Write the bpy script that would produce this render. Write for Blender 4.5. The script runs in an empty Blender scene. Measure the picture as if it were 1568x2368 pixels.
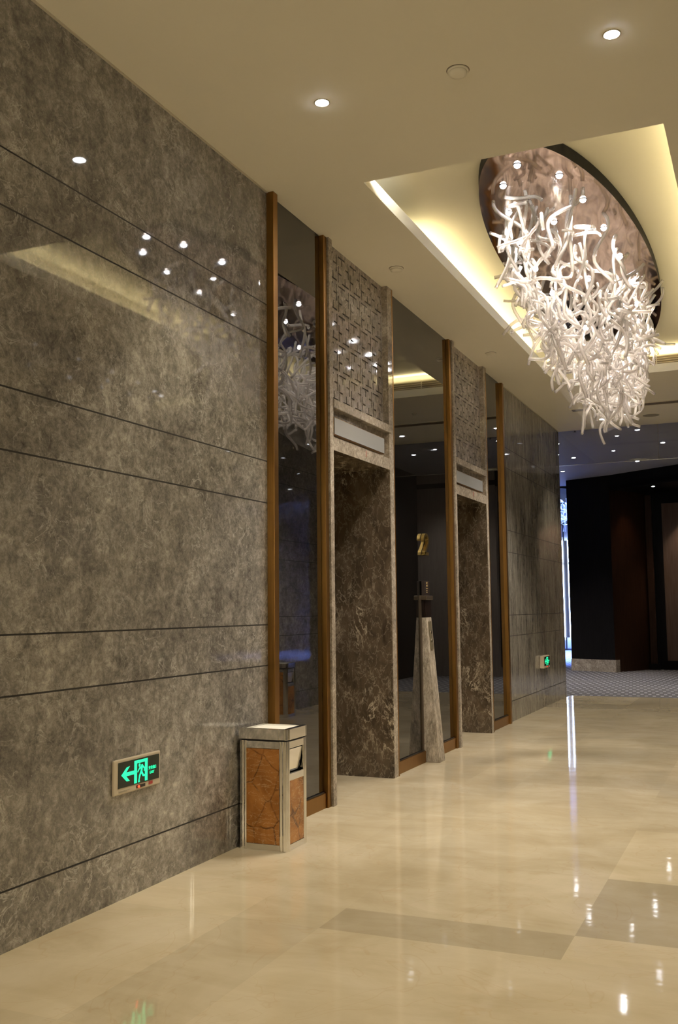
import bpy, bmesh, math, random
from mathutils import Vector, Matrix
PI = math.pi
sc = bpy.context.scene
C = sc.collection
random.seed(11)

# ------------------------------------------------------------------ helpers
class MB:
    """collects geometry for ONE mesh object"""
    def __init__(s): s.v = []; s.f = []; s.m = []
    def poly(s, pts, mi=0):
        n = len(s.v); s.v += [tuple(p) for p in pts]; s.f.append(tuple(range(n, n+len(pts)))); s.m.append(mi); return s
    def box(s, x0, x1, y0, y1, z0, z1, mi=0):
        n = len(s.v)
        s.v += [(x, y, z) for z in (z0, z1) for y in (y0, y1) for x in (x0, x1)]
        for f in ((0,2,3,1), (4,5,7,6), (0,1,5,4), (2,6,7,3), (0,4,6,2), (1,3,7,5)):
            s.f.append(tuple(n+i for i in f)); s.m.append(mi)
        return s
    def prism(s, poly, z0, z1, mi=0):          # poly: CCW (x, y)
        n = len(s.v); k = len(poly)
        s.v += [(x, y, z0) for x, y in poly] + [(x, y, z1) for x, y in poly]
        s.f.append(tuple(n+i for i in reversed(range(k)))); s.f.append(tuple(n+k+i for i in range(k)))
        for i in range(k): j = (i+1) % k; s.f.append((n+i, n+j, n+k+j, n+k+i))
        s.m += [mi]*(k+2); return s
    def cyl(s, c, r, z0, z1, n=24, r2=None, mi=0):
        r2 = r if r2 is None else r2; b = len(s.v)
        for rr, z in ((r, z0), (r2, z1)):
            s.v += [(c[0]+rr*math.cos(2*PI*i/n), c[1]+rr*math.sin(2*PI*i/n), z) for i in range(n)]
        s.f.append(tuple(b+i for i in reversed(range(n)))); s.f.append(tuple(b+n+i for i in range(n)))
        for i in range(n): j = (i+1) % n; s.f.append((b+i, b+j, b+n+j, b+n+i))
        s.m += [mi]*(n+2); return s
    def lathe(s, c, prof, n=28, mi=0):          # prof: (r, z) list
        b = len(s.v)
        for r, z in prof: s.v += [(c[0]+r*math.cos(2*PI*i/n), c[1]+r*math.sin(2*PI*i/n), z) for i in range(n)]
        for k in range(len(prof)-1):
            for i in range(n): j = (i+1) % n; s.f.append((b+k*n+i, b+k*n+j, b+(k+1)*n+j, b+(k+1)*n+i)); s.m.append(mi)
        s.f.append(tuple(b+i for i in reversed(range(n)))); s.f.append(tuple(b+(len(prof)-1)*n+i for i in range(n))); s.m += [mi]*2
        return s
    def tube(s, pts, r, n=8, mi=0):
        b = len(s.v); pts = [Vector(p) for p in pts]; up = Vector((.13, .3, .94)); k = len(pts)
        rr = r if isinstance(r, (list, tuple)) else [r]*k
        for i, p in enumerate(pts):
            t = (pts[min(i+1, k-1)] - pts[max(i-1, 0)]).normalized()
            a = t.cross(up); a = a.normalized() if a.length > 1e-4 else t.orthogonal().normalized()
            up = a.cross(t); 
            s.v += [tuple(p + rr[i]*(math.cos(2*PI*q/n)*a + math.sin(2*PI*q/n)*up)) for q in range(n)]
        for i in range(k-1):
            for q in range(n): j = (q+1) % n; s.f.append((b+i*n+q, b+(i+1)*n+q, b+(i+1)*n+j, b+i*n+j)); s.m.append(mi)
        s.f.append(tuple(b+i for i in range(n))); s.f.append(tuple(b+(k-1)*n+i for i in reversed(range(n)))); s.m += [mi]*2
        return s
    def build(s, name, mats, parent=None, smooth=False, bevel=0.0, loc=None, **tags):
        me = bpy.data.meshes.new(name); me.from_pydata(s.v, [], s.f)
        mats = mats if isinstance(mats, (list, tuple)) else [mats]
        for m in mats: me.materials.append(m)
        for p, mi in zip(me.polygons, s.m): p.material_index = mi; p.use_smooth = smooth
        bm = bmesh.new(); bm.from_mesh(me); bmesh.ops.recalc_face_normals(bm, faces=bm.faces); bm.to_mesh(me); bm.free()
        o = bpy.data.objects.new(name, me); C.objects.link(o)
        if parent: o.parent = parent
        if loc: o.location = loc
        if bevel:
            b = o.modifiers.new('bevel', 'BEVEL'); b.width = bevel; b.segments = 2; b.limit_method = 'ANGLE'
        for k, v in tags.items(): o[k] = v
        return o

def thing(name, label, cat, loc=(0, 0, 0), rz=0, group=None):
    o = bpy.data.objects.new(name, None); C.objects.link(o); o.location = loc; o.rotation_euler = (0, 0, rz)
    o.empty_display_size = .1; o['label'] = label; o['category'] = cat
    if group: o['group'] = group
    return o
def dup(o, loc, rz=None, label=None, parent=None):
    c = o.copy(); C.objects.link(c)
    if parent: c.parent = parent
    else:
        c.location = loc
        if rz is not None: c.rotation_euler = (0, 0, rz)
        if label: c['label'] = label
    for ch in [x for x in C.objects if x.parent == o]: dup(ch, None, parent=c)
    return c
ST = dict(kind='structure')

# ------------------------------------------------------------------ materials
def mat(name):
    m = bpy.data.materials.new(name); m.use_nodes = True; nt = m.node_tree
    return m, nt, nt.nodes['Principled BSDF']
def N(nt, t, **kw):
    n = nt.nodes.new('ShaderNode'+t)
    for k, v in kw.items():
        if k in n.inputs.keys(): n.inputs[k].default_value = v
        else: setattr(n, k, v)
    return n
def L(nt, a, b): nt.links.new(a, b)
def plain(name, col, rough=.5, metal=0., ior=1.5, spec=.5, emit=None, es=0, **kw):
    m, nt, b = mat(name); b.inputs['Base Color'].default_value = (*col, 1); b.inputs['Roughness'].default_value = rough
    b.inputs['Metallic'].default_value = metal; b.inputs['IOR'].default_value = ior
    b.inputs['Specular IOR Level'].default_value = spec
    if emit: b.inputs['Emission Color'].default_value = (*emit, 1); b.inputs['Emission Strength'].default_value = es
    for k, v in kw.items(): b.inputs[k].default_value = v
    return m
def ramp(nt, src, stops, interp='LINEAR'):
    r = N(nt, 'ValToRGB'); r.color_ramp.interpolation = interp
    els = r.color_ramp.elements
    while len(els) < len(stops): els.new(.5)
    for e, (p, c) in zip(els, stops): e.position = p; e.color = (*c, 1) if len(c) == 3 else c
    L(nt, src, r.inputs[0]); return r.outputs[0]
def coords(nt, scale=(1, 1, 1), loc=(0, 0, 0), rot=(0, 0, 0)):
    t = N(nt, 'TexCoord'); mp = N(nt, 'Mapping'); mp.inputs['Scale'].default_value = scale; mp.inputs['Location'].default_value = loc
    mp.inputs['Rotation'].default_value = rot
    L(nt, t.outputs['Object'], mp.inputs[0]); return mp.outputs[0], t.outputs['Object']
def mix(nt, f, a, b, mode='MIX'):
    n = N(nt, 'MixRGB', blend_type=mode)
    for i, x in enumerate((f, a, b)):
        if hasattr(x, 'links'): L(nt, x, n.inputs[i])
        else: n.inputs[i].default_value = x if isinstance(x, (int, float)) else (*x, 1)
    return n.outputs[0]
def mth(nt, op, a, b=0., c=0.):
    n = N(nt, 'Math', operation=op)
    for i, x in enumerate((a, b, c)):
        if hasattr(x, 'links'): L(nt, x, n.inputs[i])
        else: n.inputs[i].default_value = x
    return n.outputs[0]
def noise(nt, vec, sc_, det=6, rough=.6, dist=0.):
    n = N(nt, 'TexNoise', Scale=sc_, Detail=det, Roughness=rough, Distortion=dist); L(nt, vec, n.inputs['Vector']); return n.outputs['Fac']
def vein(nt, vec, sc_, width, dist=.35, det=4):
    """thin wandering filaments: the zero set of a distorted noise"""
    n = noise(nt, vec, sc_, det, .62, dist)
    return ramp(nt, mth(nt, 'ABSOLUTE', mth(nt, 'SUBTRACT', n, .5)), [(0, (1, 1, 1)), (width, (0, 0, 0))])
JZ = [.24, 1.01, 1.26, 2.02, 2.285, 3.05, 3.30]

def stone(name, a, b, c, light, joints=True, rough=.07, ior=1.5, vlight=.5, sc_=1.0, stretch=(1, 1, 1)):
    m, nt, bs = mat(name); v, ob = coords(nt, tuple(sc_*q for q in stretch))
    big = noise(nt, v, 1.1, 5, .6, .6); fine = noise(nt, v, 8, 12, .78, .5); grain = noise(nt, v, 27, 7, .78, .4)
    col = ramp(nt, fine, [(.30, a), (.50, b), (.68, c)])
    col = mix(nt, .8, col, ramp(nt, big, [(.34, (.55, .53, .51)), (.64, (1.15, 1.13, 1.10))]), 'MULTIPLY')
    col = mix(nt, .8, col, ramp(nt, grain, [(.34, (.5, .5, .5)), (.66, (1.5, 1.5, 1.5))]), 'MULTIPLY')
    msk = ramp(nt, noise(nt, v, 3.1, 3, .6), [(.42, (0, 0, 0)), (.62, (1, 1, 1))])
    fl = ramp(nt, noise(nt, v, 20, 5, .7, .9), [(.60, (0, 0, 0)), (.70, (.7, .7, .7))])
    v1 = mth(nt, 'MAXIMUM', mth(nt, 'MULTIPLY', vein(nt, v, 6.5, .018, .8, 6), msk), fl); v2 = mth(nt, 'MULTIPLY', vein(nt, v, 17, .03, .5), .14)
    dk = mth(nt, 'MULTIPLY', vein(nt, v, 5.3, .014, 1.9), .35)
    col = mix(nt, dk, col, tuple(q*.35 for q in a))
    col = mix(nt, mth(nt, 'MULTIPLY', mth(nt, 'ADD', v1, v2), vlight), col, light)
    if joints:
        sx = N(nt, 'SeparateXYZ'); L(nt, ob, sx.inputs[0]); tot = None
        for z in JZ:
            d = mth(nt, 'LESS_THAN', mth(nt, 'ABSOLUTE', mth(nt, 'SUBTRACT', sx.outputs[2], z)), .0040)
            tot = d if tot is None else mth(nt, 'MAXIMUM', tot, d)
        col = mix(nt, tot, col, (.012, .009, .006))
        L(nt, mth(nt, 'ADD', mth(nt, 'MULTIPLY', tot, .7), rough), bs.inputs['Roughness'])
    else: bs.inputs['Roughness'].default_value = rough
    bs.inputs['IOR'].default_value = ior
    L(nt, col, bs.inputs['Base Color'])
    bp = N(nt, 'Bump', Strength=.012, Distance=.01); L(nt, noise(nt, v, 5, 2), bp.inputs['Height']); L(nt, bp.outputs[0], bs.inputs['Normal'])
    return m
M = {}
M['stone'] = stone('grey_brown_marble', (.11, .102, .090), (.275, .258, .232), (.48, .455, .415), (.82, .79, .73), vlight=.46, rough=.03, ior=1.6)
M['stone2'] = stone('grey_streaked_marble', (.11, .105, .09), (.25, .235, .205), (.42, .40, .35), (.65, .62, .55), vlight=.4, rough=.03, stretch=(1.3, 1.3, .22))
M['frieze'] = stone('carved_marble', (.20, .175, .145), (.34, .30, .26), (.48, .43, .38), (.8, .72, .62), joints=False, rough=.05)
M['ledge'] = stone('ledge_marble', (.22, .185, .145), (.37, .32, .26), (.52, .46, .38), (.9, .82, .7), joints=False, rough=.05, sc_=1.4)
M['pillar'] = stone('pillar_marble', (.16, .14, .11), (.42, .37, .30), (.65, .58, .50), (.75, .68, .58), joints=False, rough=.25, stretch=(2, 2, .7))
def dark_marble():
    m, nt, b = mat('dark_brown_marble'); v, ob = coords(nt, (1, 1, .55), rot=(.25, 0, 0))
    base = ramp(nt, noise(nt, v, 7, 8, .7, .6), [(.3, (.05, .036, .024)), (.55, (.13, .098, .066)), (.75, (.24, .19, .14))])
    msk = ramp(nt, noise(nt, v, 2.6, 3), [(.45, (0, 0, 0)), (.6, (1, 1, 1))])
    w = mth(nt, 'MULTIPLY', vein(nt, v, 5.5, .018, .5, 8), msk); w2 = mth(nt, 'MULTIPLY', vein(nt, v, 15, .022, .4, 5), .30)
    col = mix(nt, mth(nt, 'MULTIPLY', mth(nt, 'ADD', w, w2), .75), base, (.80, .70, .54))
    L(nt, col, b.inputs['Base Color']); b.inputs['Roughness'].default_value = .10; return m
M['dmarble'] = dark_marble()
def orange_marble():
    m, nt, b = mat('orange_veined_marble'); v, ob = coords(nt, (1, 1, .75))
    base = ramp(nt, noise(nt, v, 9, 7, .65, .5), [(.3, (.26, .10, .018)), (.6, (.45, .19, .045)), (.8, (.55, .27, .09))])
    vo = N(nt, 'TexVoronoi', feature='DISTANCE_TO_EDGE', Scale=7.0)
    dv = N(nt, 'TexNoise', Scale=7, Detail=4); L(nt, v, dv.inputs['Vector'])
    L(nt, mix(nt, .06, v, dv.outputs['Color'], 'ADD'), vo.inputs['Vector'])
    dk = ramp(nt, vo.outputs['Distance'], [(0, (1, 1, 1)), (.035, (0, 0, 0))])
    dk = mth(nt, 'MULTIPLY', dk, ramp(nt, noise(nt, v, 6, 2), [(.36, (0, 0, 0)), (.50, (1, 1, 1))]))
    col = mix(nt, mth(nt, 'MULTIPLY', dk, .85), base, (.05, .02, .008))
    v2, _ = coords(nt, (1, 1, 3.5))
    col = mix(nt, mth(nt, 'MULTIPLY', vein(nt, v2, 6, .012, .8), .5), col, (.75, .5, .25))
    L(nt, col, b.inputs['Base Color']); b.inputs['Roughness'].default_value = .22; return m
M['omarble'] = orange_marble()
def floor_mat():
    m, nt, b = mat('cream_polished_marble'); v, ob = coords(nt, (1, 1, 1)); v3, _ = coords(nt, (.55, 1.5, 1))
    col = ramp(nt, noise(nt, v, 1.6, 6, .6, .8), [(.3, (.55, .465, .31)), (.5, (.62, .535, .375)), (.72, (.69, .61, .455))])
    col = mix(nt, .35, col, ramp(nt, noise(nt, v3, 2.8, 5, .6, 1.2), [(.35, (.84, .79, .70)), (.6, (1.06, 1.05, 1.03))]), 'MULTIPLY')
    col = mix(nt, mth(nt, 'MULTIPLY', vein(nt, v, 1.4, .008, 1.5, 3), .22), col, (.50, .34, .18))
    at = N(nt, 'Attribute', attribute_name='tone'); col = mix(nt, 1., col, at.outputs['Color'], 'MULTIPLY')
    L(nt, col, b.inputs['Base Color']); b.inputs['Roughness'].default_value = .055; b.inputs['IOR'].default_value = 1.5
    bp = N(nt, 'Bump', Strength=.05, Distance=.01); v4, _ = coords(nt, (1.2, 5, 1)); L(nt, noise(nt, v4, 2.2, 2, .5), bp.inputs['Height']); L(nt, bp.outputs[0], b.inputs['Normal'])
    return m
M['floor'] = floor_mat()
def carpet_mat():
    m, nt, b = mat('grey_dashed_carpet'); t = N(nt, 'TexCoord'); s = N(nt, 'SeparateXYZ')
    mp = N(nt, 'Mapping'); mp.inputs['Rotation'].default_value = (0, 0, -.12); L(nt, t.outputs['Object'], mp.inputs[0]); L(nt, mp.outputs[0], s.inputs[0])
    row = mth(nt, 'FLOOR', mth(nt, 'DIVIDE', s.outputs[1], .30)); fy = mth(nt, 'FRACT', mth(nt, 'DIVIDE', s.outputs[1], .30))
    fx = mth(nt, 'FRACT', mth(nt, 'ADD', mth(nt, 'DIVIDE', s.outputs[0], .115), mth(nt, 'MULTIPLY', row, .5)))
    d1 = mth(nt, 'MULTIPLY', mth(nt, 'LESS_THAN', fx, .40), mth(nt, 'LESS_THAN', fy, .34))
    v, ob = coords(nt); g = ramp(nt, noise(nt, v, 90, 3), [(.3, (.085, .083, .086)), (.7, (.16, .155, .158))])
    band = mth(nt, 'MULTIPLY', mth(nt, 'LESS_THAN', mth(nt, 'FRACT', mth(nt, 'DIVIDE', s.outputs[1], .30)), .5), .45)
    col = mix(nt, band, g, (.06, .06, .075)); col = mix(nt, mth(nt, 'MULTIPLY', d1, .85), col, (.36, .36, .38))
    L(nt, col, b.inputs['Base Color']); b.inputs['Roughness'].default_value = .95; b.inputs['Specular IOR Level'].default_value = .1; return m
M['carpet'] = carpet_mat()
def brushed(name, col, rough, sc_=(60, 60, 1)):
    m, nt, b = mat(name); v, _ = coords(nt, sc_); n = noise(nt, v, 3, 3)
    b.inputs['Metallic'].default_value = 1
    L(nt, mix(nt, .5, col, ramp(nt, n, [(.3, tuple(q*.7 for q in col)), (.7, tuple(min(1, q*1.25) for q in col))])), b.inputs['Base Color'])
    b.inputs['Roughness'].default_value = rough; return m
M['bronze'] = brushed('brushed_bronze', (.34, .18, .05), .36)
M['gold'] = brushed('brushed_gold', (.62, .46, .16), .25)
M['chrome'] = plain('polished_steel', (.80, .79, .76), .07, 1)
M['steel'] = brushed('satin_steel', (.5, .49, .46), .28)
M['copper_mirror'] = None
def copper():
    m, nt, b = mat('copper_mirror_plate'); b.inputs['Base Color'].default_value = (.66, .50, .41, 1); b.inputs['Metallic'].default_value = 1; b.inputs['Roughness'].default_value = .08
    v, _ = coords(nt, (1, .5, 1)); bp = N(nt, 'Bump', Strength=.16, Distance=.05); L(nt, noise(nt, v, 2.6, 2, .4, .3), bp.inputs['Height']); L(nt, bp.outputs[0], b.inputs['Normal'])
    return m
M['copper_mirror'] = copper()
M['black_edge'] = plain('black_lacquer', (.010, .009, .009), .7, spec=.1)
M['dglass'] = plain('dark_tinted_glass', (.006, .005, .004), .015, 0, 2.1)
def plaster(name, col):
    m, nt, b = mat(name); v, _ = coords(nt); L(nt, mix(nt, .08, col, ramp(nt, noise(nt, v, 3, 4), [(.3, tuple(q*.85 for q in col)), (.7, col)])), b.inputs['Base Color'])
    b.inputs['Roughness'].default_value = .75; return m
M['ceil'] = plaster('cream_ceiling_paint', (.84, .79, .65))
M['ceil2'] = plaster('grey_ceiling_paint', (.50, .49, .50))
M['white'] = plaster('white_paint', (.75, .75, .76))
def wood(name, a, b_, rough=.35):
    m, nt, b = mat(name); b.inputs['Specular IOR Level'].default_value = .12; v, _ = coords(nt, (6, 6, .5)); L(nt, ramp(nt, noise(nt, v, 5, 6, .6, .4), [(.3, a), (.7, b_)]), b.inputs['Base Color'])
    b.inputs['Roughness'].default_value = rough; return m
M['dwood'] = wood('black_stained_wood', (.006, .0055, .006), (.010, .009, .010), .55)
M['bwood'] = wood('brown_veneer', (.030, .014, .008), (.050, .024, .013), .4)
M['curtain'] = wood('brown_fabric_panel', (.16, .105, .080), (.21, .145, .115), .8)
M['gwood'] = wood('grey_brown_veneer', (.20, .17, .15), (.26, .225, .195), .5)
M['lamp'] = plain('lamp_lens', (1, 1, 1), .5, emit=(.93, .95, 1), es=60)
M['lamp_dim'] = plain('far_lamp_lens', (1, 1, 1), .5, emit=(.95, .97, 1), es=30)
M['green'] = plain('lit_green', (.0, .3, .18), .5, emit=(.02, .72, .31), es=1.0)
M['green_d'] = plain('dark_green_panel', (.014, .024, .014), .25)
M['red'] = plain('lit_red', (.6, .02, .01), .5, emit=(1, .06, .02), es=2.2)
M['redp'] = plain('red_print', (.45, .06, .05), .5)
M['ivory'] = plain('ivory_plastic', (.62, .54, .40), .4)
M['greyp'] = plain('grey_print', (.42, .37, .28), .5)
M['black'] = plain('black_plastic', (.012, .010, .010), .3)
M['capm'] = plain('dark_or_shaded_bronze', (.10, .075, .05), .3, .6)  # own dark tone of the cap; on the back fin it paints in shade
M['brassp'] = plain('dull_brass_plate', (.20, .17, .11), .5, .5)
M['screen'] = plain('grey_display_glass', (.33, .33, .33), .12)
M['darkscreen'] = plain('black_display_glass', (.010, .005, .004), .1)
M['brownsign'] = plain('dark_brown_plate', (.028, .018, .016), .3)
M['goldprint'] = plain('gold_print', (.42, .32, .14), .5, 0)
M['sand'] = plain('white_ash_tray_sand', (.85, .82, .72), .9)
M['trimw'] = plain('white_rim', (.60, .54, .42), .5)
M['slot'] = plain('brown_slot', (.16, .12, .07), .6)
M['whiteslat'] = plain('cream_slat', (.75, .68, .54), .5)
M['grille'] = plain('grey_grille', (.30, .27, .21), .6)
M['btube'] = plain('lit_blue_tube', (1, 1, 1), .4, emit=(.52, .68, 1), es=14)
def tube_mat():
    m = bpy.data.materials.new('milky_clear_glass'); m.use_nodes = True; nt = m.node_tree; nt.nodes.clear()
    out = N(nt, 'OutputMaterial'); d = N(nt, 'BsdfDiffuse', Color=(.93, .88, .84, 1)); tl = N(nt, 'BsdfTranslucent', Color=(.93, .88, .84, 1))
    tr = N(nt, 'BsdfTransparent', Color=(.97, .95, .94, 1)); gl = N(nt, 'BsdfGlossy', Roughness=.08); lw = N(nt, 'LayerWeight', Blend=.35)
    a = N(nt, 'MixShader'); a.inputs[0].default_value = .5; L(nt, d.outputs[0], a.inputs[1]); L(nt, tl.outputs[0], a.inputs[2])
    b = N(nt, 'MixShader'); L(nt, ramp(nt, lw.outputs['Facing'], [(0, (.50, .50, .50)), (.55, (.24, .24, .24)), (1, (.60, .60, .60))]), b.inputs[0]); L(nt, tr.outputs[0], b.inputs[1]); L(nt, a.outputs[0], b.inputs[2])
    c = N(nt, 'MixShader'); L(nt, mth(nt, 'ADD', mth(nt, 'MULTIPLY', lw.outputs['Fresnel'], .6), .05), c.inputs[0]); L(nt, b.outputs[0], c.inputs[1]); L(nt, gl.outputs[0], c.inputs[2])
    L(nt, c.outputs[0], out.inputs[0]); return m
M['tube'] = tube_mat()
def veil_mat():
    m = bpy.data.materials.new('fine_wire_net'); m.use_nodes = True; nt = m.node_tree; nt.nodes.clear()
    out = N(nt, 'OutputMaterial'); tr = N(nt, 'BsdfTransparent'); gl = N(nt, 'BsdfDiffuse', Color=(.8, .74, .66, 1))
    v, ob = coords(nt, (1, 1, 1)); vo = N(nt, 'TexVoronoi', feature='DISTANCE_TO_EDGE', Scale=55); L(nt, v, vo.inputs['Vector'])
    f = mth(nt, 'MULTIPLY', mth(nt, 'LESS_THAN', vo.outputs['Distance'], .045), .13)
    mx = N(nt, 'MixShader'); L(nt, f, mx.inputs[0]); L(nt, tr.outputs[0], mx.inputs[1]); L(nt, gl.outputs[0], mx.inputs[2]); L(nt, mx.outputs[0], out.inputs[0]); return m
M['veil'] = veil_mat()
def clear_glass(name, tint):
    m = bpy.data.materials.new(name); m.use_nodes = True; nt = m.node_tree; nt.nodes.clear()
    out = N(nt, 'OutputMaterial'); tr = N(nt, 'BsdfTransparent', Color=(*tint, 1)); gl = N(nt, 'BsdfGlossy', Roughness=.01); fr = N(nt, 'Fresnel', IOR=1.5)
    mx = N(nt, 'MixShader'); L(nt, fr.outputs[0], mx.inputs[0]); L(nt, tr.outputs[0], mx.inputs[1]); L(nt, gl.outputs[0], mx.inputs[2]); L(nt, mx.outputs[0], out.inputs[0]); return m
M['cglass'] = clear_glass('clear_tinted_glass', (.82, .83, .86))

# ------------------------------------------------------------------ camera (f 2266.6 px on a 1568x2368 frame)
def camera():
    f, yaw, pit, rol = 2266.59, .410679, .0990398, -.0103429
    fw = Vector((-math.sin(yaw)*math.cos(pit), math.cos(yaw)*math.cos(pit), math.sin(pit)))
    rt = Vector((math.cos(yaw), math.sin(yaw), 0)); up = rt.cross(fw)
    r2 = math.cos(rol)*rt + math.sin(rol)*up; u2 = -math.sin(rol)*rt + math.cos(rol)*up
    cd = bpy.data.cameras.new('camera'); co = bpy.data.objects.new('camera', cd); C.objects.link(co)
    co.matrix_world = Matrix(((r2.x, u2.x, -fw.x, 2.86), (r2.y, u2.y, -fw.y, 0), (r2.z, u2.z, -fw.z, 1.35), (0, 0, 0, 1)))
    cd.sensor_fit = 'VERTICAL'; cd.sensor_height = 24; cd.lens = f/2368*24; cd.clip_start = .05; cd.clip_end = 100
    sc.camera = co
camera()

# ------------------------------------------------------------------ shell
W = 3.1; H = 4.05; YE = 15.1; YB = -4.0
YB2 = 15.36
def build_floor():
    ys = [YB, -3, -1.9, -.7, .45, 1.6, 2.75, 3.93, 4.23, 5.15, 6.3, 7.4, 7.7, 8.85, 9.9, 11.0, 11.3, 12.4, 13.5, 14.15, YB2]
    tones = {(2, 7): .80, (3, 8): .78, (3, 9): 1.10, (3, 7): 1.06, (1, 7): 1.0, (1, 8): 1.02, (0, 7): 1.10, (2, 8): .99, (2, 9): .97, (1, 18): .84, (0, 18): .88, (2, 19): .90, (1, 19): 1.06, (3, 13): 1.05, (2, 13): .92}
    rnd = random.Random(4); mb = MB(); tn = []
    xs = [-.9, .62, 1.035, 2.06, W]          # first strip runs on into the lift doorways
    for j in range(len(ys)-1):
        for i in range(4):
            k = (i, j)
            if i == 0: x0, x1 = 0, .62
            else: x0, x1 = xs[i], xs[i+1]
            t = tones.get((i, j), 1 + rnd.uniform(-.07, .06)); mb.poly([(x0, ys[j], 0), (x1, ys[j], 0), (x1, ys[j+1], 0), (x0, ys[j+1], 0)]); tn.append(t)
    for a, b in ((6.37, 7.51), (9.42, 10.54)): mb.poly([(-.9, a, 0), (0.0, a, 0), (0.0, b, 0), (-.9, b, 0)]); tn.append(.95)
    o = mb.build('floor', M['floor'], **ST)
    ca = o.data.color_attributes.new('tone', 'FLOAT_COLOR', 'CORNER')
    for p, t in zip(o.data.polygons, tn):
        for li in p.loop_indices: ca.data[li].color = (t, t*.995, t*.985, 1)
build_floor()
MB().poly([(-7.5, YB2, 0), (3.75, YB2, 0), (3.75, 34, 0), (-7.5, 34, 0)]).poly([(-7.5, YE, 0), (0, YE, 0), (0, YB2, 0), (-7.5, YB2, 0)]).poly([(W, YE, 0), (3.75, YE, 0), (3.75, YB2, 0), (W, YB2, 0)]).build('floor_carpet', M['carpet'], **ST)

# left wall: stone before and after the lifts, plaster core behind the glass and portals
P1 = (6.31, 7.61); P2 = (9.36, 10.62); T = .25
wl = MB(); wl.box(-T, 0, YB, 5.44, 0, H+.1); 
MB().box(-T, 0, 11.50, YE, 0, H+.1).build('wall_left_end', M['stone2'], **ST)
wl.build('wall_left', M['stone'], **ST)
wc = MB(); wc.box(-T, -.03, 5.44, P1[0], 0, H+.1); wc.box(-T, -.03, P1[1], P2[0], 0, H+.1); wc.box(-T, -.03, P2[1], 11.50, 0, H+.1)
for a, b in (P1, P2): wc.box(-T, -.06, a, b, 2.9, H+.1)
wc.build('wall_left_core', M['black'], **ST)
MB().box(W, W+T, YB, YE, 0, H+.1).build('wall_right', M['stone'], **ST)
MB().box(-T, W+T, YB-.2, YB, 0, H+.1).build('wall_back', M['stone'], **ST)

# ceiling with tray
TX0, TX1, TY0, TY1, LIP, UP = .63, 2.45, 5.57, 11.70, 4.145, 4.37
cl = MB()
cl.box(-T, TX0, YB-.2, YE, H, LIP); cl.box(TX1, W+T, YB-.2, YE, H, LIP); cl.box(TX0, TX1, YB-.2, TY0, H, LIP); cl.box(TX0, TX1, TY1, YE, H, LIP)
R0 = .24
cl.box(TX0-R0-.1, TX0-R0, TY0-R0, TY1+R0, LIP, UP); cl.box(TX1+R0, TX1+R0+.1, TY0-R0, TY1+R0, LIP, UP)
cl.box(TX0-R0-.1, TX1+R0+.1, TY0-R0-.1, TY0-R0, LIP, UP); cl.box(TX0-R0-.1, TX1+R0+.1, TY1+R0, TY1+R0+.1, LIP, UP)
cl.box(TX0-R0-.1, TX1+R0+.1, TY0-R0-.1, TY1+R0+.1, UP, UP+.1)
cl.build('ceiling', M['ceil'], **ST)
# shadow-gap rim where wall meets ceiling
MB().box(0, .012, YB, 5.44, H-.006, H).box(0, .012, 11.5, YE, H-.006, H).build('trim_1', M['trimw'], **ST)

# corridor beyond: ceiling, dark walls, recess with brown panels
CZ = 4.10
MB().box(-7.5, 3.75, YE, 22.5, CZ, CZ+.1).build('ceiling_corridor', M['ceil2'], **ST)
MB().box(-7.5, 3.75, 22.5, 34, 4.62, 4.72).box(-7.5, 3.75, 22.4, 22.5, CZ, 4.72).build('ceiling_far_hall', M['white'], **ST)
def slab(mb, p, q, z0, z1, th=.12, mi=0):
    d = Vector((q[0]-p[0], q[1]-p[1])).normalized(); n = Vector((-d.y, d.x))*th
    mb.prism([p, q, (q[0]+n.x, q[1]+n.y), (p[0]+n.x, p[1]+n.y)], z0, z1, mi); return mb
A0 = (-1.07, 21.45); A1 = (-.10, 21.02)
w = MB(); slab(w, A0, A1, .25, CZ, .14); w.prism([(A0[0], A0[1]), (A0[0]+.15, A0[1]+.1), (A0[0]+.15, 33), (A0[0], 33)], .25, CZ)
w.build('wall_far_left', M['dwood'], **ST)
w = MB(); slab(w, (A0[0]-.01, A0[1]-.01), (A1[0]+.01, A1[1]-.012), 0, .25, .16); w.build('baseboard_far', M['ledge'], **ST)
# fascia over the recess and its soffit
w = MB(); slab(w, A1, (1.39, 20.0), 3.78, CZ, .12); slab(w, (1.39, 20.0), (2.05, 19.1), 3.78, CZ, .12)
w.prism([A1, (1.39, 20.0), (2.05, 19.1), (3.7, 19.1), (3.7, 22.4), (.4, 22.4)], 3.80, 3.9)
w.build('ceiling_recess', M['dwood'], **ST)
w = MB(); slab(w, A1, (.50, 22.2), 0, 3.85, .12); w.build('wall_recess_left', M['bwood'], **ST)
w = MB(); w.box(.45, 3.7, 22.2, 22.35, 0, 3.85); w.build('wall_recess_back', M['dwood'], **ST)
w = MB(); w.box(2.05, 3.7, 19.1, 19.25, 0, CZ); w.build('wall_corridor_end', M['gwood'], **ST)
w = MB(); w.box(3.7, 3.82, YE, 22.4, 0, CZ); w.build('wall_corridor_right', M['dwood'], **ST)
MB().box(-7.6, -7.5, YE, 34, 0, 4.7).build('wall_corridor_left', M['dwood'], **ST)
MB().box(-7.5, -T, YE-.12, YE, 0, CZ).build('wall_corridor_near', M['dwood'], **ST)
t = thing('wall_pilaster', 'narrow brown veneer pilaster between the black recess panels', 'pilaster', (.56, 22.12, 0))
MB().box(-.07, .07, -.06, .08, .12, 3.75).build('shaft', M['bwood'], t, bevel=.01); MB().box(-.10, .12, -.09, .08, 0, .12).build('plinth', M['dwood'], t)
t = thing('door_panel', 'tall brown fabric panel lit from above inside the dark recess', 'panel', (1.35, 22.15, 0))
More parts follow.
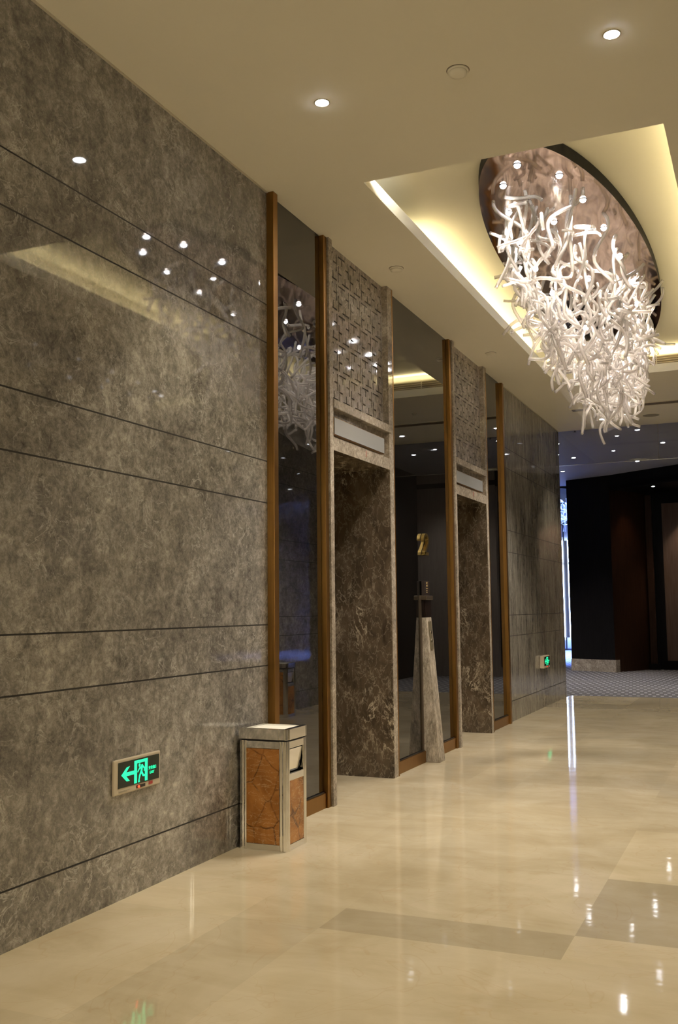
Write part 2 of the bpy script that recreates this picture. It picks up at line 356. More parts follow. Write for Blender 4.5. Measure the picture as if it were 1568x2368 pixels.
MB().box(-.52, .50, -.02, .05, .19, 3.56).build('panel', M['curtain'], t)
f = MB(); f.box(-.60, -.52, -.05, .05, 0, 3.64); f.box(.50, .58, -.05, .05, 0, 3.64); f.box(-.52, .50, -.05, .05, 3.56, 3.64); f.box(-.52, .50, -.04, .05, 0, .19)
f.build('frame', M['dwood'], t)
MB().box(.03, .045, -.035, -.015, .5, 3.4).build('handle', M['gold'], t)

# ------------------------------------------------------------------ bronze posts, tinted panels
def post(n, y0, y1, px=.05, z0=0, z1=H):
    MB().box(-.03, px, y0, y1, z0, z1).build('trim_%d' % n, M['bronze'], bevel=.002, **ST)
post(2, 5.44, 5.50); post(3, 6.255, 6.308, .035); post(4, 9.30, 9.358, .035); post(5, 11.43, 11.50, .04)
post(6, 7.612, 7.632, .052); post(7, 10.622, 10.642, .052)
def glass_panel(y0, y1, label, strip=None):
    t = thing('tinted_glass_panel', label, 'wall panel', (0, y0, 0), group=None); d = y1-y0
    p = MB(); p.box(-.02, .0, 0, d, .105, H-.001); p.build('pane', M['dglass'], t)
    MB().box(-.02, .022, 0, d, 0, .10).build('plinth', M['bronze'], t, bevel=.002)
    MB().box(-.02, .012, 0, d, .10, .108).build('sill', M['black'], t)
    return t
glass_panel(5.502, 6.248, 'full-height dark tinted glass panel behind the marble-sided bin')
g2 = glass_panel(7.634, 9.293, 'wide dark tinted glass panel between the two lift doorways, mounting the gold numeral')
glass_panel(10.644, 11.428, 'narrow dark tinted glass panel beyond the second lift doorway')

# ------------------------------------------------------------------ lift portals
def fret_panel(y0, y1, z0, z1, cell):
    """carved lattice: key-fret grooves cut into the slab"""
    n = 18; cs = cell/n; ny = int((y1-y0)/cs); nz = int((z1-z0)/cs); oy = (ny % n)//2
    def on(a, b):
        a = a-oy
        if a < 0 or a >= (ny//n)*n or b < 2 or b >= 2+(nz//n)*n: return False
        b -= 2
        u = (a % n); v = (b % n)
        def H_(uu, vv): return (vv == 15 and 0 <= uu <= 9) or (uu == 5 and 11 <= vv <= 15)
        k = 15
        for (p, q) in ((u, v), (k-v, u), (k-u, k-v), (v, k-u)):
            if H_(p, q): return True
        return False
    g = [[on(a, b) for b in range(nz)] for a in range(ny)]
    mb = MB(); D = .014
    def ya(a): return y0 + (y1-y0)*a/ny
    def zb(b): return z0 + (z1-z0)*b/nz
    for a in range(ny):
        b = 0
        while b < nz:                                   # merge vertical runs
            e = b
            while e < nz and g[a][e] == g[a][b]: e += 1
            x = -D if g[a][b] else 0
            mb.poly([(x, ya(a), zb(b)), (x, ya(a+1), zb(b)), (x, ya(a+1), zb(e)), (x, ya(a), zb(e))])
            if e < nz: mb.poly([(-D, ya(a), zb(e)), (0, ya(a), zb(e)), (0, ya(a+1), zb(e)), (-D, ya(a+1), zb(e))])
            b = e
        if a < ny-1:
            for b in range(nz):
                if g[a][b] != g[a+1][b]: mb.poly([(-D, ya(a+1), zb(b)), (0, ya(a+1), zb(b)), (0, ya(a+1), zb(b+1)), (-D, ya(a+1), zb(b+1))])
    mb.box(-.05, -.03, y0, y1, z0, z1)
    return mb
def text_mesh(txt, size, ext=.001, align='CENTER'):
    cu = bpy.data.curves.new('txt', 'FONT'); cu.body = txt; cu.size = size; cu.extrude = ext; cu.align_x = align; cu.align_y = 'CENTER'; cu.resolution_u = 4
    o = bpy.data.objects.new('txt', cu); C.objects.link(o); dg = bpy.context.evaluated_depsgraph_get()
    me = bpy.data.meshes.new_from_object(o.evaluated_get(dg)); bpy.data.objects.remove(o); bpy.data.curves.remove(cu); return me
WALLM = Matrix(((0, 0, 1, 0), (1, 0, 0, 0), (0, 1, 0, 0), (0, 0, 0, 1)))      # local x -> +y, local y -> +z, normal +x
def text_obj(name, txt, size, m, parent, x, y, z, sx=1, sy=1, ext=.001, extra=None):
    me = text_mesh(txt, size, ext); me.transform(Matrix.Diagonal((sx, sy, 1, 1))); me.transform(WALLM)
    if extra is not None: me.transform(extra)
    me.transform(Matrix.Translation((x, y, z))); me.materials.clear(); me.materials.append(m)
    o = bpy.data.objects.new(name, me); C.objects.link(o); o.parent = parent; return o
def portal(y0, y1, a, b, label):
    t = thing('lift_doorway', label, 'lift doorway', (0, y0, 0), group=None)
    y1 -= y0; a -= y0; b -= y0; F = .05; D = -.90; S = 2.49
    j = MB(); j.box(-.001, F, 0, a, 0, H); j.box(D, -.001, 0, a, 0, S); j.build('jamb', [M['ledge']], t)
    j = MB(); j.box(-.001, F, b+.012, y1, 0, H); j.box(-.001, F, b, b+.012, S, H); j.build('jamb', [M['ledge']], t)
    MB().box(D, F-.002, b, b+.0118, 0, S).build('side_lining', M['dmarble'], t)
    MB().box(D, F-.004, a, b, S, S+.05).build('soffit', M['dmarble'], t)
    MB().box(-.02, F, a, b, S+.001, 2.585).build('lintel', M['ledge'], t)
    MB().box(-.03, .0, a, b, 2.585, 2.80).build('transom_panel', M['ledge'], t)
    MB().box(-.03, F+.008, a, b+.04, 2.80, 2.865).build('ledge', M['ledge'], t, bevel=.004)
    fr = fret_panel(a, b, 2.865, H, (b-a)/5.0); fr.build('lattice_frieze', M['frieze'], t)
    sc_ = MB(); sc_.box(0, .03, a+.05, b-.07, 2.61, 2.745); i = sc_.build('floor_indicator', M['bronze'], t, bevel=.003)
    MB().box(.028, .034, a+.056, b-.076, 2.617, 2.739).build('screen', M['screen'], i)
    text_obj('number_mark', '1', .07, M['redp'], t, F+.001, (a+b)/2+.05, 2.545, .8, 1)
    for s in (0, 1):
        c = (a+b)/2; d = MB().box(-.87, -.84, a if s == 0 else c+.002, c-.002 if s == 0 else b, 0, 2.48); d.build('lift_door', M['steel'], t)
    return t
portal(P1[0], P1[1], 6.37, 7.51, 'nearer lift doorway in veined brown marble under a carved lattice frieze, left of the gold numeral')
portal(P2[0], P2[1], 9.42, 10.54, 'farther lift doorway in veined brown marble under a carved lattice frieze, right of the gold numeral')

# ------------------------------------------------------------------ call pillar on the wide glass panel
t = thing('lift_call_pillar', 'tapering pale marble call pillar standing against the dark glass between lifts', 'call pillar', (0, 8.385, 0))
ps = MB(); a = .145; tp = .045; y0, y1 = -.0, .17; ty0, ty1 = -.0, .155; zt = 1.27
vs = [(.0, y0, 0), (a, y0+.012, 0), (a, y1, 0), (0, y1, 0), (0, ty0, zt), (tp, ty0, zt), (tp, ty1, zt), (0, ty1, zt)]
ps.v = vs; ps.f = [(0, 3, 2, 1), (4, 5, 6, 7), (0, 1, 5, 4), (1, 2, 6, 5), (2, 3, 7, 6), (3, 0, 4, 7)]; ps.m = [0]*6
ps.build('shaft', M['pillar'], t, bevel=.003)
MB().box(0, .045, .0, .155, 1.27, 1.425).build('display', M['darkscreen'], t, bevel=.002)
MB().prism([(0, -.02), (.062, -.02), (.062, .165), (0, .165)], 1.425, 1.465).build('cap', M['capm'], t, bevel=.006)
MB().box(.0, .010, -.045, -.004, 0, 1.468).build('back_fin', M['capm'], t)  # bronze fin, its shade put into the darker colour
# button plate on the tilted front face
def onface(z): return a + (tp-a)*z/zt
bp = MB(); zz = [.985, 1.235]
q = [(onface(zz[0])+.001, .045, zz[0]), (onface(zz[0])+.001, .125, zz[0]), (onface(zz[1])+.001, .125, zz[1]), (onface(zz[1])+.001, .045, zz[1])]
bp.poly(q); bp.poly([(p[0]+.006, p[1], p[2]) for p in q])
for i in range(4): j = (i+1) % 4; bp.poly([q[i], q[j], (q[j][0]+.006, q[j][1], q[j][2]), (q[i][0]+.006, q[i][1], q[i][2])])
plate = bp.build('button_plate', M['brassp'], t)
for z in (1.135, 1.065):
    x = onface(z)+.007; b_ = MB(); n = 14
    b_.poly([(x+.003, .085+.014*math.cos(2*PI*i/n), z+.014*math.sin(2*PI*i/n)) for i in range(n)]); b_.tube([(x-.004, .085, z), (x+.003, .085, z)], .014, 14)
    b_.build('button', M['ivory'], plate)
# sign standing on the pillar
t = thing('fire_notice', 'small dark brown notice with gold writing standing on top of call pillar', 'sign', (0, 8.385, 1.4655))
MB().box(.008, .035, 0, .145, 0, .13).build('plate', M['brownsign'], t, bevel=.002)
for k, (s, z, sz, sx) in enumerate((('如遇火警', .112, .022, .72), ('请勿乘梯', .088, .022, .78), ('IN CASE OF FIRE', .064, .013, .78), ('DO NOT', .047, .013, .8), ('USE LIFT', .030, .014, .9))):
    text_obj('lettering', s, sz*.9, M['goldprint'], t, .0355, .074, z, sx*.68, 1)
# gold numeral 2 : a bent metal ribbon
def numeral():
    t = thing('floor_numeral', 'gold metal ribbon numeral 2 on the dark glass above the call pillar', 'numeral', (0, 8.475, 1.845))
    pts = []
    for k in range(15):
        an = PI*1.02 - k/14*PI*1.22; pts.append((.062*math.cos(an), .120+.052*math.sin(an)))
    pts += [(.030, .070), (.0, .040), (-.035, .012), (-.055, 0), (0, 0), (.062, 0)]
    mb = MB(); w_ = .014
    def off(i):
        p0 = Vector(pts[max(i-1, 0)]); p1 = Vector(pts[min(i+1, len(pts)-1)]); d = (p1-p0).normalized(); return Vector((-d.y, d.x))*w_
    for i in range(len(pts)-1):
        a0 = Vector(pts[i]); b0 = Vector(pts[i+1]); na = off(i); nb = off(i+1)
        q = [a0-na, b0-nb, b0+nb, a0+na]; x0, x1 = .004, .034
        f = [(x1, p.x, p.y) for p in q]; g = [(x0, p.x, p.y) for p in q]
        mb.poly(f); mb.poly(g[::-1])
        for k in range(4): l = (k+1) % 4; mb.poly([g[k], g[l], f[l], f[k]])
    mb.build('ribbon', M['gold'], t)
    m2 = MB(); m2.tube([(0, .0, .165), (.03, .0, .165)], .004, 8); m2.build('standoff', M['steel'], t)
numeral()

# ------------------------------------------------------------------ exit signs
def exit_sign(loc, th, label):
    t = thing('exit_sign', label, 'exit sign', loc, group='lit green exit signs on the stone wall')
    Wd, Hd = .385, .165
    U = lambda u: u*Wd; V = lambda v: v*Hd
    MB().box(0, th, 0, Wd, 0, Hd).build('housing', M['ivory'], t, bevel=.006)
    MB().box(th-.002, th+.002, U(.085), U(.962), V(.19), V(.91)).build('face_panel', M['green_d'], t)
    x = th+.003
    def flat(mb, pts): mb.poly([(x, U(u), V(v)) for u, v in pts]); mb.poly([(x-.002, U(u), V(v)) for u, v in pts])
    def bar(mb, p, q, w0, w1=None):
        w1 = w1 or w0; p_ = Vector((U(p[0]), V(p[1]))); q_ = Vector((U(q[0]), V(q[1]))); d = (q_-p_).normalized(); n = Vector((-d.y, d.x))
        c = [p_-n*w0/2, q_-n*w1/2, q_+n*w1/2, p_+n*w0/2]; mb.poly([(x, k.x, k.y) for k in c])
    def dot(mb, c, r): mb.poly([(x, U(c[0])+r*math.cos(2*PI*i/16), V(c[1])+r*math.sin(2*PI*i/16)) for i in range(16)])
    ar = MB(); flat(ar, [(.14, .545), (.25, .74), (.32, .76), (.245, .60), (.42, .60), (.42, .49), (.245, .49), (.32, .335), (.25, .345)]); ar.build('arrow', M['green'], t)
    fr = MB(); flat(fr, [(.41, .22), (.47, .22), (.47, .80), (.41, .87)]); flat(fr, [(.41, .87), (.47, .78), (.64, .78), (.70, .87)]); flat(fr, [(.64, .22), (.70, .22), (.70, .87), (.64, .80)])
    fr.build('door_symbol', M['green'], t)
    rm = MB(); x += .0006
    dot(rm, (.522, .715), .0085)
    bar(rm, (.575, .68), (.560, .50), .017, .014)
    bar(rm, (.585, .675), (.52, .62), .010); bar(rm, (.52, .62), (.485, .54), .008)
    bar(rm, (.59, .67), (.63, .60), .009); bar(rm, (.63, .60), (.625, .53), .008)
    bar(rm, (.555, .52), (.525, .40), .012); bar(rm, (.525, .40), (.505, .25), .010); bar(rm, (.505, .25), (.53, .25), .008)
    bar(rm, (.57, .50), (.60, .40), .012); bar(rm, (.60, .40), (.67, .38), .010)
    for c_, r_ in (((.575, .68), .0085), ((.52, .62), .005), ((.63, .60), .0045), ((.56, .505), .0078), ((.525, .40), .0058), ((.505, .25), .005), ((.60, .40), .006), ((.67, .38), .005), ((.485, .54), .004), ((.625, .53), .004)): dot(rm, c_, r_)
    rm.build('running_figure', M['green'], t)
    text_obj('lettering', '安全出口', .018, M['green'], t, x, U(.805), V(.555), .9, 1.05)
    text_obj('lettering', 'EXIT', .019, M['green'], t, x, U(.795), V(.42), 1., 1)
    MB().box(th-.001, th+.002, U(.465), U(.655), V(.065), V(.15)).build('switch_strip', M['black'], t)
    d = MB(); d.tube([(th, U(.51), V(.105)), (th+.006, U(.51), V(.105))], .006, 12); d.build('indicator_light', M['red'], t)
    MB().box(th-.001, th+.0015, U(.735), U(.82), V(.075), V(.165)).build('seal', M['redp'], t)
    MB().box(th-.001, th+.001, U(.10), U(.33), V(.09), V(.115)).box(th-.001, th+.001, U(.10), U(.27), V(.06), V(.08)).build('maker_print', M['greyp'], t)
    return t
exit_sign((0.001, 3.865, .489), .014, 'green exit sign low on the stone wall, nearer one, left of the bin')
exit_sign((0.001, 13.27, .532), .055, 'green exit sign low on the stone wall, distant one, by the corridor corner')

# ------------------------------------------------------------------ bins
def make_bin(loc, label, rz=0):
    t = thing('ash_bin', label, 'bin', loc, rz, group='marble sided steel bins')
    X, Y = .155, .138
    st = MB()
    st.box(-X+.045, X-.045, -Y+.004, Y-.004, 0, .035); st.box(-X+.004, X-.004, -Y+.035, Y-.035, 0, .035)
    st.box(-X+.045, X-.045, -Y+.004, Y-.004, .565, .605)
    st.box(-X+.004, X-.004, -Y+.035, Y-.035, .565, .605)
    st.box(-X+.01, X-.02, -Y+.01, Y-.01, .035, .40)
    st.box(-X+.01, -X+.03, -Y+.03, Y-.03, .40, .565); st.box(-X+.01, X-.02, -Y+.012, -Y+.03, .40, .565); st.box(-X+.01, X-.02, Y-.03, Y-.012, .40, .565)
    st.box(X-.03, X-.004, -Y+.035, Y-.035, .385, .425)
    body = st.build('body', M['chrome'], t, bevel=.002)
    for sx in (-1, 1):
        for sy in (-1, 1):                                    # fluted corner columns
            c = MB()
            cx, cy = sx*(X-.024), sy*(Y-.020)
            for r, dx, dy in ((.018, 0, 0), (.012, -.018, .008), (.012, .012, -.016), (.008, .012, .006)):
                c.cyl((cx+sx*dx, cy+sy*dy), r, 0, .607, 16)
            c.build('corner_column', M['chrome'], t, smooth=False)
    for sy in (-1, 1): MB().box(-X+.045, X-.048, min(sy*(Y-.003), sy*(Y-.02)), max(sy*(Y-.003), sy*(Y-.02)), .036, .563).build('marble_panel', M['omarble'], t)
    MB().box(X-.02, X-.006, -Y+.042, Y-.042, .036, .385).build('marble_panel', M['omarble'], t)
    MB().box(-X+.006, -X+.02, -Y+.042, Y-.042, .036, .563).build('marble_panel', M['omarble'], t)
    fl = MB(); fl.poly([(X-.028, -Y+.045, .43), (X-.028, Y-.055, .43), (X-.012, Y-.055, .558), (X-.012, -Y+.045, .558)]); fl.box(X-.06, X-.055, -Y+.04, Y-.04, .42, .565)
    fl.build('litter_flap', M['chrome'], t)
    ne = MB(); ne.box(-X+.012, X-.012, -Y+.012, Y-.012, .605, .615); ne.build('neck', M['black'], t)
    ld = MB()
    ld.box(-X, X-.05, -Y, -Y+.03, .615, .675); ld.box(-X, X-.05, Y-.03, Y, .615, .675); ld.box(-X, -X+.03, -Y+.03, Y-.03, .615, .675); ld.box(X-.03, X+.004, -Y+.035, Y-.035, .615, .675)
    ld.box(-X+.03, X-.03, -Y+.03, Y-.03, .615, .64)
    for sy in (-1, 1):
        for r, dx in ((.016, .016), (.012, .032), (.009, .046)): ld.cyl((X-dx, sy*(Y-.018)), r, .615, .675, 16)
        ld.box(X-.055, X-.012, min(sy*(Y-.002), sy*(Y-.034)), max(sy*(Y-.002), sy*(Y-.034)), .615, .674)
    lid = ld.build('lid', M['chrome'], t, bevel=.0015)
    sd = MB(); sd.box(-X+.032, X-.032, -Y+.032, Y-.032, .64, .667); sd.build('ash_sand', M['sand'], lid)
    return t
b1 = make_bin((.172, 5.180, 0), 'steel bin with orange veined marble sides by the stone wall near the first bronze post')
dup(b1, (W-.175, 11.35, 0), PI, 'steel bin with marble sides by the opposite wall, seen only reflected in the dark glass')

# ------------------------------------------------------------------ ceiling fittings
def spot(loc, power, size=80, col=(1, .86, .68), blend=.6, rad=.035, name='spot'):
    ld = bpy.data.lights.new(name, 'SPOT'); ld.energy = power; ld.spot_size = math.radians(size); ld.spot_blend = blend; ld.color = col; ld.shadow_soft_size = rad
    o = bpy.data.objects.new(name, ld); C.objects.link(o); o.location = loc; return o
def area(loc, sx, sy, power, col, rot=(0, 0, 0), spread=PI):
    ld = bpy.data.lights.new('area', 'AREA'); ld.shape = 'RECTANGLE'; ld.size = sx; ld.size_y = sy; ld.energy = power; ld.color = col; ld.spread = spread
    o = bpy.data.objects.new('cove_or_fill_light', ld); C.objects.link(o); o.location = loc; o.rotation_euler = rot; return o  # shared by the cove lamps and the added hall fill
dl = None
def downlight(x, y, z, label, power, lens='lamp', size=85, r=.035, group=None, col=(1, .84, .64)):
    t = thing('downlight', label, 'downlight', (x, y, z), group=group)
    MB().lathe((0, 0), [(r+.008, .0), (r+.008, -.003), (r+.003, -.004), (r, -.002), (r, .0)]).build('rim', M['trimw'], t, smooth=True)
    MB().lathe((0, 0), [(r, -.001), (r*.93, -.004), (r*.7, -.008), (r*.35, -.010), (.001, -.0105)], 20).build('lens', M[lens], t)
    if power: spot((x, y, z-.03), power, size, col)
    return t
WARM = (1, .87, .64)
downlight(.80, 4.56, H, 'recessed downlight in the near ceiling, the one left of the other nearest the stone wall', 70, col=WARM)
downlight(2.31, 4.56, H, 'recessed downlight at the upper right of the near ceiling', 70, col=WARM)
downlight(.78, 14.34, H, 'recessed downlight behind the chandelier, near the end of the lobby ceiling', 50, col=WARM)
downlight(2.29, 14.34, H, 'recessed downlight by the right wall near the end of the lobby ceiling', 50, col=WARM)
for x in (.80, 2.31): spot((x, .3, H-.05), 45, 100, WARM)  # unseen spots, here and next line, added overhead to light the near lobby
spot((1.55, -2, H-.05), 150, 110, WARM)
COR = [(1.108, 15.75, 'brightest corridor downlight just beyond the glass smoke screen'), (1.35, 17.2, 'corridor downlight right of the screen seam'),
       (-.29, 16.5, 'corridor downlight beside the stone wall corner'), (.47, 17.7, 'faint corridor downlight midway along the grey ceiling'), (-.32, 18.2, 'corridor downlight above the gap to the blue hall, second from the corner'),
       (-.85, 19.95, 'corridor downlight farthest left, close to the blue lit hall'), (.70, 19.2, 'corridor downlight just in front of the dark fascia'), (2.85, 16.5, 'corridor downlight seen mirrored low in the dark glass, left one'), (2.32, 16.1, 'corridor downlight seen mirrored in the dark glass, right one')]
for i, (x, y, l) in enumerate(COR):
    downlight(x, y, CZ-.001, l, 75 if i not in (3, 8) else 20, 'lamp_dim', 70, .036 if i not in (3, 8) else .028, 'corridor downlights', (1, .90, .80))
downlight(.80, 20.9, 3.799, 'small downlight inside the dark wood recess', 10, 'lamp_dim', 80, .035, None, (1, .85, .65))
spot((2.9, 17.9, CZ-.05), 90, 120, (1, .92, .84), 1)  # unseen wall-wash spot added so the grey end wall shows in the glass
spot((1.5, 21.75, 3.72), 45, 80, (1, .78, .58))
spot((.45, 21.3, 3.72), 12, 85, (1, .62, .32), 1)

for x, y in ((-5, 17), (-3, 18.5), (-5, 20)): spot((x, y, CZ-.05), 220, 120, (1, .90, .80))  # unseen spots added down the side corridor to lift its ceiling and carpet
pl = bpy.data.lights.new('lobby_fill', 'POINT'); pl.energy = 100; pl.color = (1, .89, .68); pl.shadow_soft_size = .3
po = bpy.data.objects.new('lobby_fill', pl); C.objects.link(po); po.location = (1.55, -1.6, 2.3)  # unseen point light added behind the camera to brighten ceiling and walls
def detector(x, y, z, label, r=.055, m='ceil'):
    t = thing('smoke_detector', label, 'smoke detector', (x, y, z), group=None)
    MB().cyl((0, 0), r*1.06, -.0015, 0, 28).build('gap_ring', M['slot'], t)
    MB().lathe((0, 0), [(r, -.0015), (r, -.006), (r*.96, -.010), (r*.9, -.010)]).build('base', M['ceil'], t, smooth=True)
    MB().lathe((0, 0), [(r*.86, -.008), (r*.8, -.022), (r*.5, -.028), (.004, -.029)]).build('cap', M['ceil'], t, smooth=True)
detector(1.554, 4.56, H, 'round cream ceiling disc between the two near downlights')
detector(.27, 7.14, H, 'round cream ceiling disc above the nearer lift doorway')
detector(.275, 10.03, H, 'round cream ceiling disc above the farther lift doorway')
detector(1.53, 12.75, H, 'small round ceiling disc between tray and slot vent', .035)
t = thing('ceiling_speaker', 'flat round speaker grille in ceiling before the glass smoke screen', 'speaker', (1.46, 14.34, H))
MB().lathe((0, 0), [(.13, 0), (.13, -.005), (.12, -.008), (.115, -.005)]).build('rim', M['ceil'], t); MB().cyl((0, 0), .114, -.006, -.002, 32).build('grille', M['grille'], t)
for x, y, l in ((.22, 15.3, 'sprinkler head on the corridor ceiling near the stone corner'), (1.14, 15.35, 'sprinkler head on the corridor ceiling near the brightest downlight')):
    t = thing('sprinkler_head', l, 'sprinkler', (x, y, CZ+.003)); MB().cyl((0, 0), .035, -.01, 0, 16).build('flange', M['grille'], t); MB().cyl((0, 0), .012, -.04, -.01, 12).cyl((0, 0), .022, -.045, -.04, 12).build('nozzle', M['grille'], t)
# slot vent in lobby ceiling
t = thing('slot_vent', 'long brown slot vent set across the ceiling behind the chandelier', 'vent', (1.6, 13.52, H))
MB().box(-1.1, 1.1, -.09, .09, -.003, 0).build('slot', M['slot'], t)
MB().box(-1.12, 1.12, -.10, -.085, -.008, 0).box(-1.12, 1.12, .085, .10, -.008, 0).build('frame', M['ceil'], t)
# louvre vent in the far cove face
t = thing('louvre_vent', 'cream slatted air louvre along the far side of the ceiling tray', 'vent', ((TX0+TX1)/2, TY1+.10, LIP))
hw = (TX1-TX0)/2+.12
MB().box(-hw, hw, .07, .08, 0, .13).build('backing', M['slot'], t)
for k in range(5): 
    z = .008+k*.026; MB().poly([(-hw, 0, z), (hw, 0, z), (hw, .035, z+.013), (-hw, .035, z+.013)]).poly([(-hw, 0, z), (hw, 0, z), (hw, 0, z+.006), (-hw, 0, z+.006)]).build('slat', M['whiteslat'], t)
MB().box(-.44, -.43, -.003, .01, 0, .13).build('mullion', M['whiteslat'], t)
MB().box(.25, .26, -.003, .01, 0, .13).build('mullion', M['whiteslat'], t)
# glass smoke screen
t = thing('glass_smoke_screen', 'clear glass smoke screen hanging from ceiling at the end of lobby', 'glass screen', (0, YE, H))
MB().box(.0, 1.47, .0, .008, -.53, .06).build('pane', M['cglass'], t); MB().box(1.476, 3.1, .0, .008, -.53, .06).build('pane', M['cglass'], t)
MB().box(0, 3.1, -.002, .010, -.535, -.53).build('edge_trim', M['steel'], t); MB().box(1.47, 1.476, -.001, .009, -.53, .06).build('seam', M['grille'], t)

# cove lamps
CY = (1, .86, .50)
area((TX0-R0+.05, 9.2, LIP+.03), .05, 4.2, 9, CY, (PI, 0, 0)); area((TX1+R0-.05, 8.5, LIP+.03), .05, 5.4, 13, CY, (PI, 0, 0))
area((1.5, TY1+R0-.08, LIP+.16), 1.9, .05, 8, CY, (PI, 0, 0)); area((1.55, TY0-R0+.06, LIP+.03), 1.7, .05, 11, CY, (PI, 0, 0))
area((.92, TY0-.12, LIP+.07), .35, .04, 1.6, (1, .97, .85), (PI/2, 0, math.radians(40)), .75)
area((2.16, TY0-.12, LIP+.07), .35, .04, 1.6, (1, .97, .85), (PI/2, 0, math.radians(-40)), .75)

# ------------------------------------------------------------------ chandelier
def tube_shape(rnd):
    L_ = rnd.uniform(.30, .58); n = 13; a1 = rnd.uniform(.025, .07); a2 = rnd.uniform(-.02, .03); ph = rnd.uniform(0, 2*PI); k = rnd.uniform(.7, 1.35)
    pts = []
    for i in range(n):
        s = i/(n-1); pts.append((a1*math.sin(2*PI*k*s+ph), a2*math.sin(PI*2.2*s+ph*.7), (s-.5)*L_))
    return pts, rnd.uniform(.011, .015)
def chandelier(cx, cy, zt, a, b, depth, n_parts, n_stuff, label, seed, nlamps, lampes, sx=1., disc_a=.60, disc_b=2.72, skew=.72, veil=True):
    rnd = random.Random(seed)
    t = thing('chandelier', label, 'chandelier', (cx, cy, zt))
    n = 96; top = UP-zt-.005
    e = lambda aa, bb, z: [(aa*math.cos(2*PI*i/n), bb*math.sin(2*PI*i/n), z) for i in range(n)]
    dm = MB(); r0 = e(disc_a, disc_b, 0); r1 = e(disc_a, disc_b, top)
    dm.poly(r0, 0); dm.poly(r1, 1)
    for i in range(n): j = (i+1) % n; dm.poly([r0[i], r0[j], r1[j], r1[i]], 1)
    dm.build('canopy_plate', [M['copper_mirror'], M['black_edge']], t)
    # lamps
    lp = [(-.03, -2.42)] + [(.36*math.sin(PI*k/11)*s, -2.55*math.cos(PI*k/11)) for k in range(2, 11) for s in (1, -1)] + [(0, -1.35), (.02, .1), (0, 1.4)]
    lp = lp[:nlamps]
    for (x, y) in lp:
        r = .023
        o = MB().lathe((x, y), [(r+.005, .001), (r+.005, -.003), (r, -.004), (r*.98, -.002)]).build('lamp', M['black_edge'], t, smooth=True)
        MB().lathe((x, y), [(r*.97, -.003), (r*.92, -.010), (r*.7, -.018), (r*.35, -.023), (.001, -.024)], 18).build('lens', M['lamp'], o)
    # glass pieces, each on the hanging net
    def place():
        th = rnd.uniform(0, 2*PI); r = rnd.uniform(0, 1)**.5
        dz = depth*math.sqrt(max(0, 1-r**2.3)); w_ = rnd.uniform(.30, 1)**.75
        z = -max(.12, dz*w_) - rnd.uniform(-.02, .05)
        f = -z/depth
        x = a*r*math.cos(th)*sx + .09*f*f; y = b*r*math.sin(th)+skew*f*f
        if z < -depth+.1: z = -depth+.1
        vert = rnd.random() < (.35 + .4*r)
        if vert: ax = Vector((rnd.gauss(0, .28), rnd.gauss(0, .28), 1))
        else: ax = Vector((rnd.gauss(0, 1), rnd.gauss(0, 1), rnd.gauss(0, .55)))
        ax.normalize(); h = .22*abs(ax.z)
        if z+h > -.06: z = -.06-h
        q = ax.to_track_quat('Z', 'Y'); M_ = Matrix.Translation((x, y, z)) @ q.to_matrix().to_4x4() @ Matrix.Rotation(rnd.uniform(0, 2*PI), 4, 'Z')
        return M_
    protos = []
    for k in range(14):
        pts, r = tube_shape(rnd); protos.append((pts, r))
    placed = [(place(), rnd.choice(range(14))) for _ in range(n_parts+n_stuff)]
    camv = Vector((2.86-cx, 0-cy, 1.35-zt))
    placed.sort(key=lambda m: (m[0].translation - camv).length)
    proto_me = {}
    for (Mx, k) in placed[:n_parts]:
        if k not in proto_me:
            pts, r = protos[k]; o = MB().tube(pts, r, 10).build('glass_tube', M['tube'], t, smooth=True); proto_me[k] = o
            o.matrix_local = Mx
        else:
            o = proto_me[k].copy(); C.objects.link(o); o.parent = t; o.matrix_local = Mx
    if n_stuff:
        mb = MB()
        for (Mx, k) in placed[n_parts:]:
            pts, r = protos[k]; mb.tube([Mx @ Vector(p) for p in pts], r, 8)
        mb.build('glass_tube', M['tube'], t, smooth=True, **(dict(kind='stuff') if n_parts else {}))
    if veil:
        vb = MB(); nn = 64; rows = [(1.02, -.002), (1.03, -.12), (.99, -.30), (.92, -.50), (.80, -.68), (.64, -.84), (.44, -.97), (.22, -1.07), (.04, -1.12)]
        b0 = 0
        for s, fz in rows:
            vb.v += [(a*s*math.cos(2*PI*i/nn), b*s*math.sin(2*PI*i/nn)+skew*min(1, fz*fz), fz*depth if fz < -.01 else -.004) for i in range(nn)]
        for k in range(len(rows)-1):
            for i in range(nn): j = (i+1) % nn; vb.f.append((k*nn+i, k*nn+j, (k+1)*nn+j, (k+1)*nn+i)); vb.m.append(0)
        vb.build('wire_net', M['veil'], t, smooth=True)
    return t, lp
ch, lp = chandelier(1.50, 8.64, 4.28, .50, 2.2, 1.12, 100, 300, 'large oval chandelier of curling clear glass tubes under a copper mirrored plate', 5, 40, 60)
for x, y in lp: spot((1.50+x, 8.64+y, 4.28-.05), 54, 95, (1, .90, .78), .5, .03)
# far hall chandelier (tiny in the picture)
ch2, _ = chandelier(-2.2, 27.0, 4.45, .60, 1.9, .85, 0, 110, 'distant chandelier in the blue lit hall beyond the stone corner', 9, 14, 30, disc_a=.75, disc_b=2.3, skew=.1, veil=False)

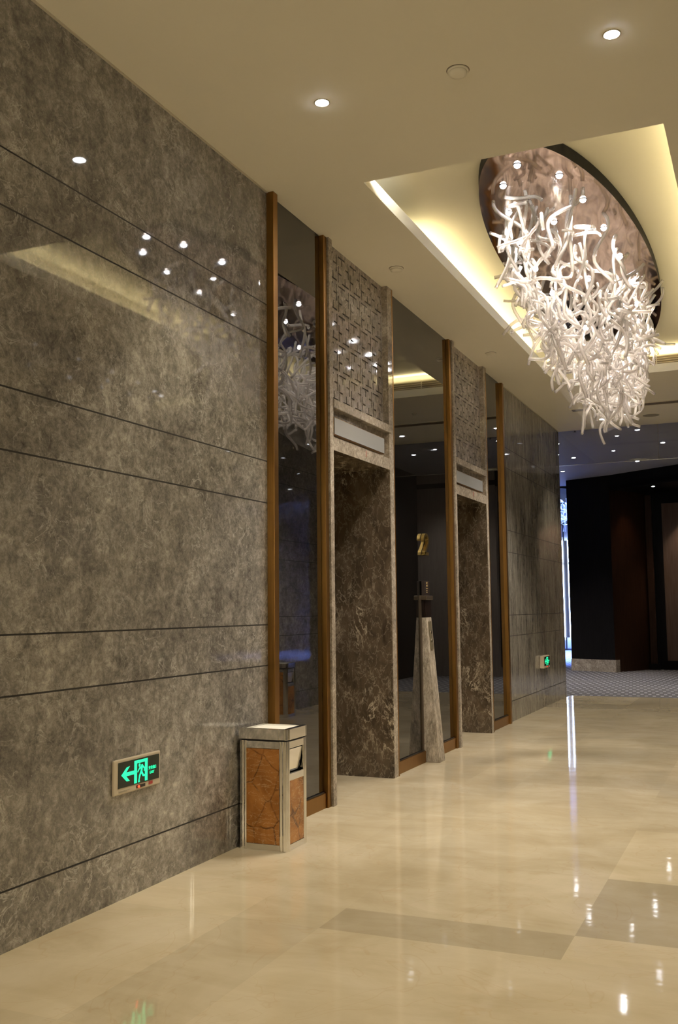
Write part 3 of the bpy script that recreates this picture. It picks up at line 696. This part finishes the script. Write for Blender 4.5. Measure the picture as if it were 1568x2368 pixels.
# ------------------------------------------------------------------ blue lit hall far away
MB().box(-7.5, -.9, 31.5, 31.7, 0, 4.62).build('wall_hall_end', M['white'], **ST)
t = thing('hall_door', 'tall pair of pale doors at the end of the blue lit hall', 'door', (-3.0, 31.45, 0))
t_d = t
for s, x0, x1 in ((0, -1.2, -.06), (1, -.02, 1.2)): MB().box(x0, x1, -.02, .03, .05, 3.95).build('door_leaf', M['white'], t)
MB().box(-.06, -.02, -.03, .03, .05, 3.95).box(-1.25, 1.25, -.04, .04, 3.95, 4.02).build('frame', M['black'], t)
for x in (-.11, .16):
    q = MB().cyl((x, -.13), .055, .40, 3.45, 16).build('light_tube_handle', M['btube'], t_d, smooth=True)
    MB().cyl((x, -.13), .07, 3.45, 3.56, 16).box(x-.02, x+.02, -.13, 0, 3.47, 3.52).build('bracket', M['white'], q); MB().cyl((x, -.13), .07, .32, .40, 16).box(x-.02, x+.02, -.13, 0, .34, .38).build('bracket', M['white'], q); MB().cyl((x, -.13), .065, 2.68, 2.76, 16).build('collar', M['white'], q)
MB().box(-.04, .07, -.05, -.02, .4, 3.45).build('dark_strip', M['black'], t_d)
BL = (.17, .30, 1)
area((-3.5, 27.5, 4.3), 4, 6, 2600, BL, (0, 0, 0), 1.2)  # no cove here: unseen area light added to wash the hall in blue

# ------------------------------------------------------------------ render look
wd = bpy.data.worlds.new('world'); sc.world = wd; wd.use_nodes = True
wd.node_tree.nodes['Background'].inputs[0].default_value = (.02, .018, .015, 1)
sc.view_settings.view_transform = 'Standard'; sc.view_settings.look = 'None'; sc.view_settings.gamma = 1; sc.view_settings.use_curve_mapping = False
sc.view_settings.exposure = 0.68
sc.render.engine = 'CYCLES'
cy = sc.cycles; cy.use_denoising = True; cy.max_bounces = 6; cy.diffuse_bounces = 3; cy.glossy_bounces = 4; cy.transparent_max_bounces = 12; cy.transmission_bounces = 2
cy.use_adaptive_sampling = True; cy.adaptive_threshold = .06; cy.adaptive_min_samples = 16; cy.use_light_tree = False
cy.sample_clamp_indirect = 4; cy.caustics_reflective = False; cy.caustics_refractive = False
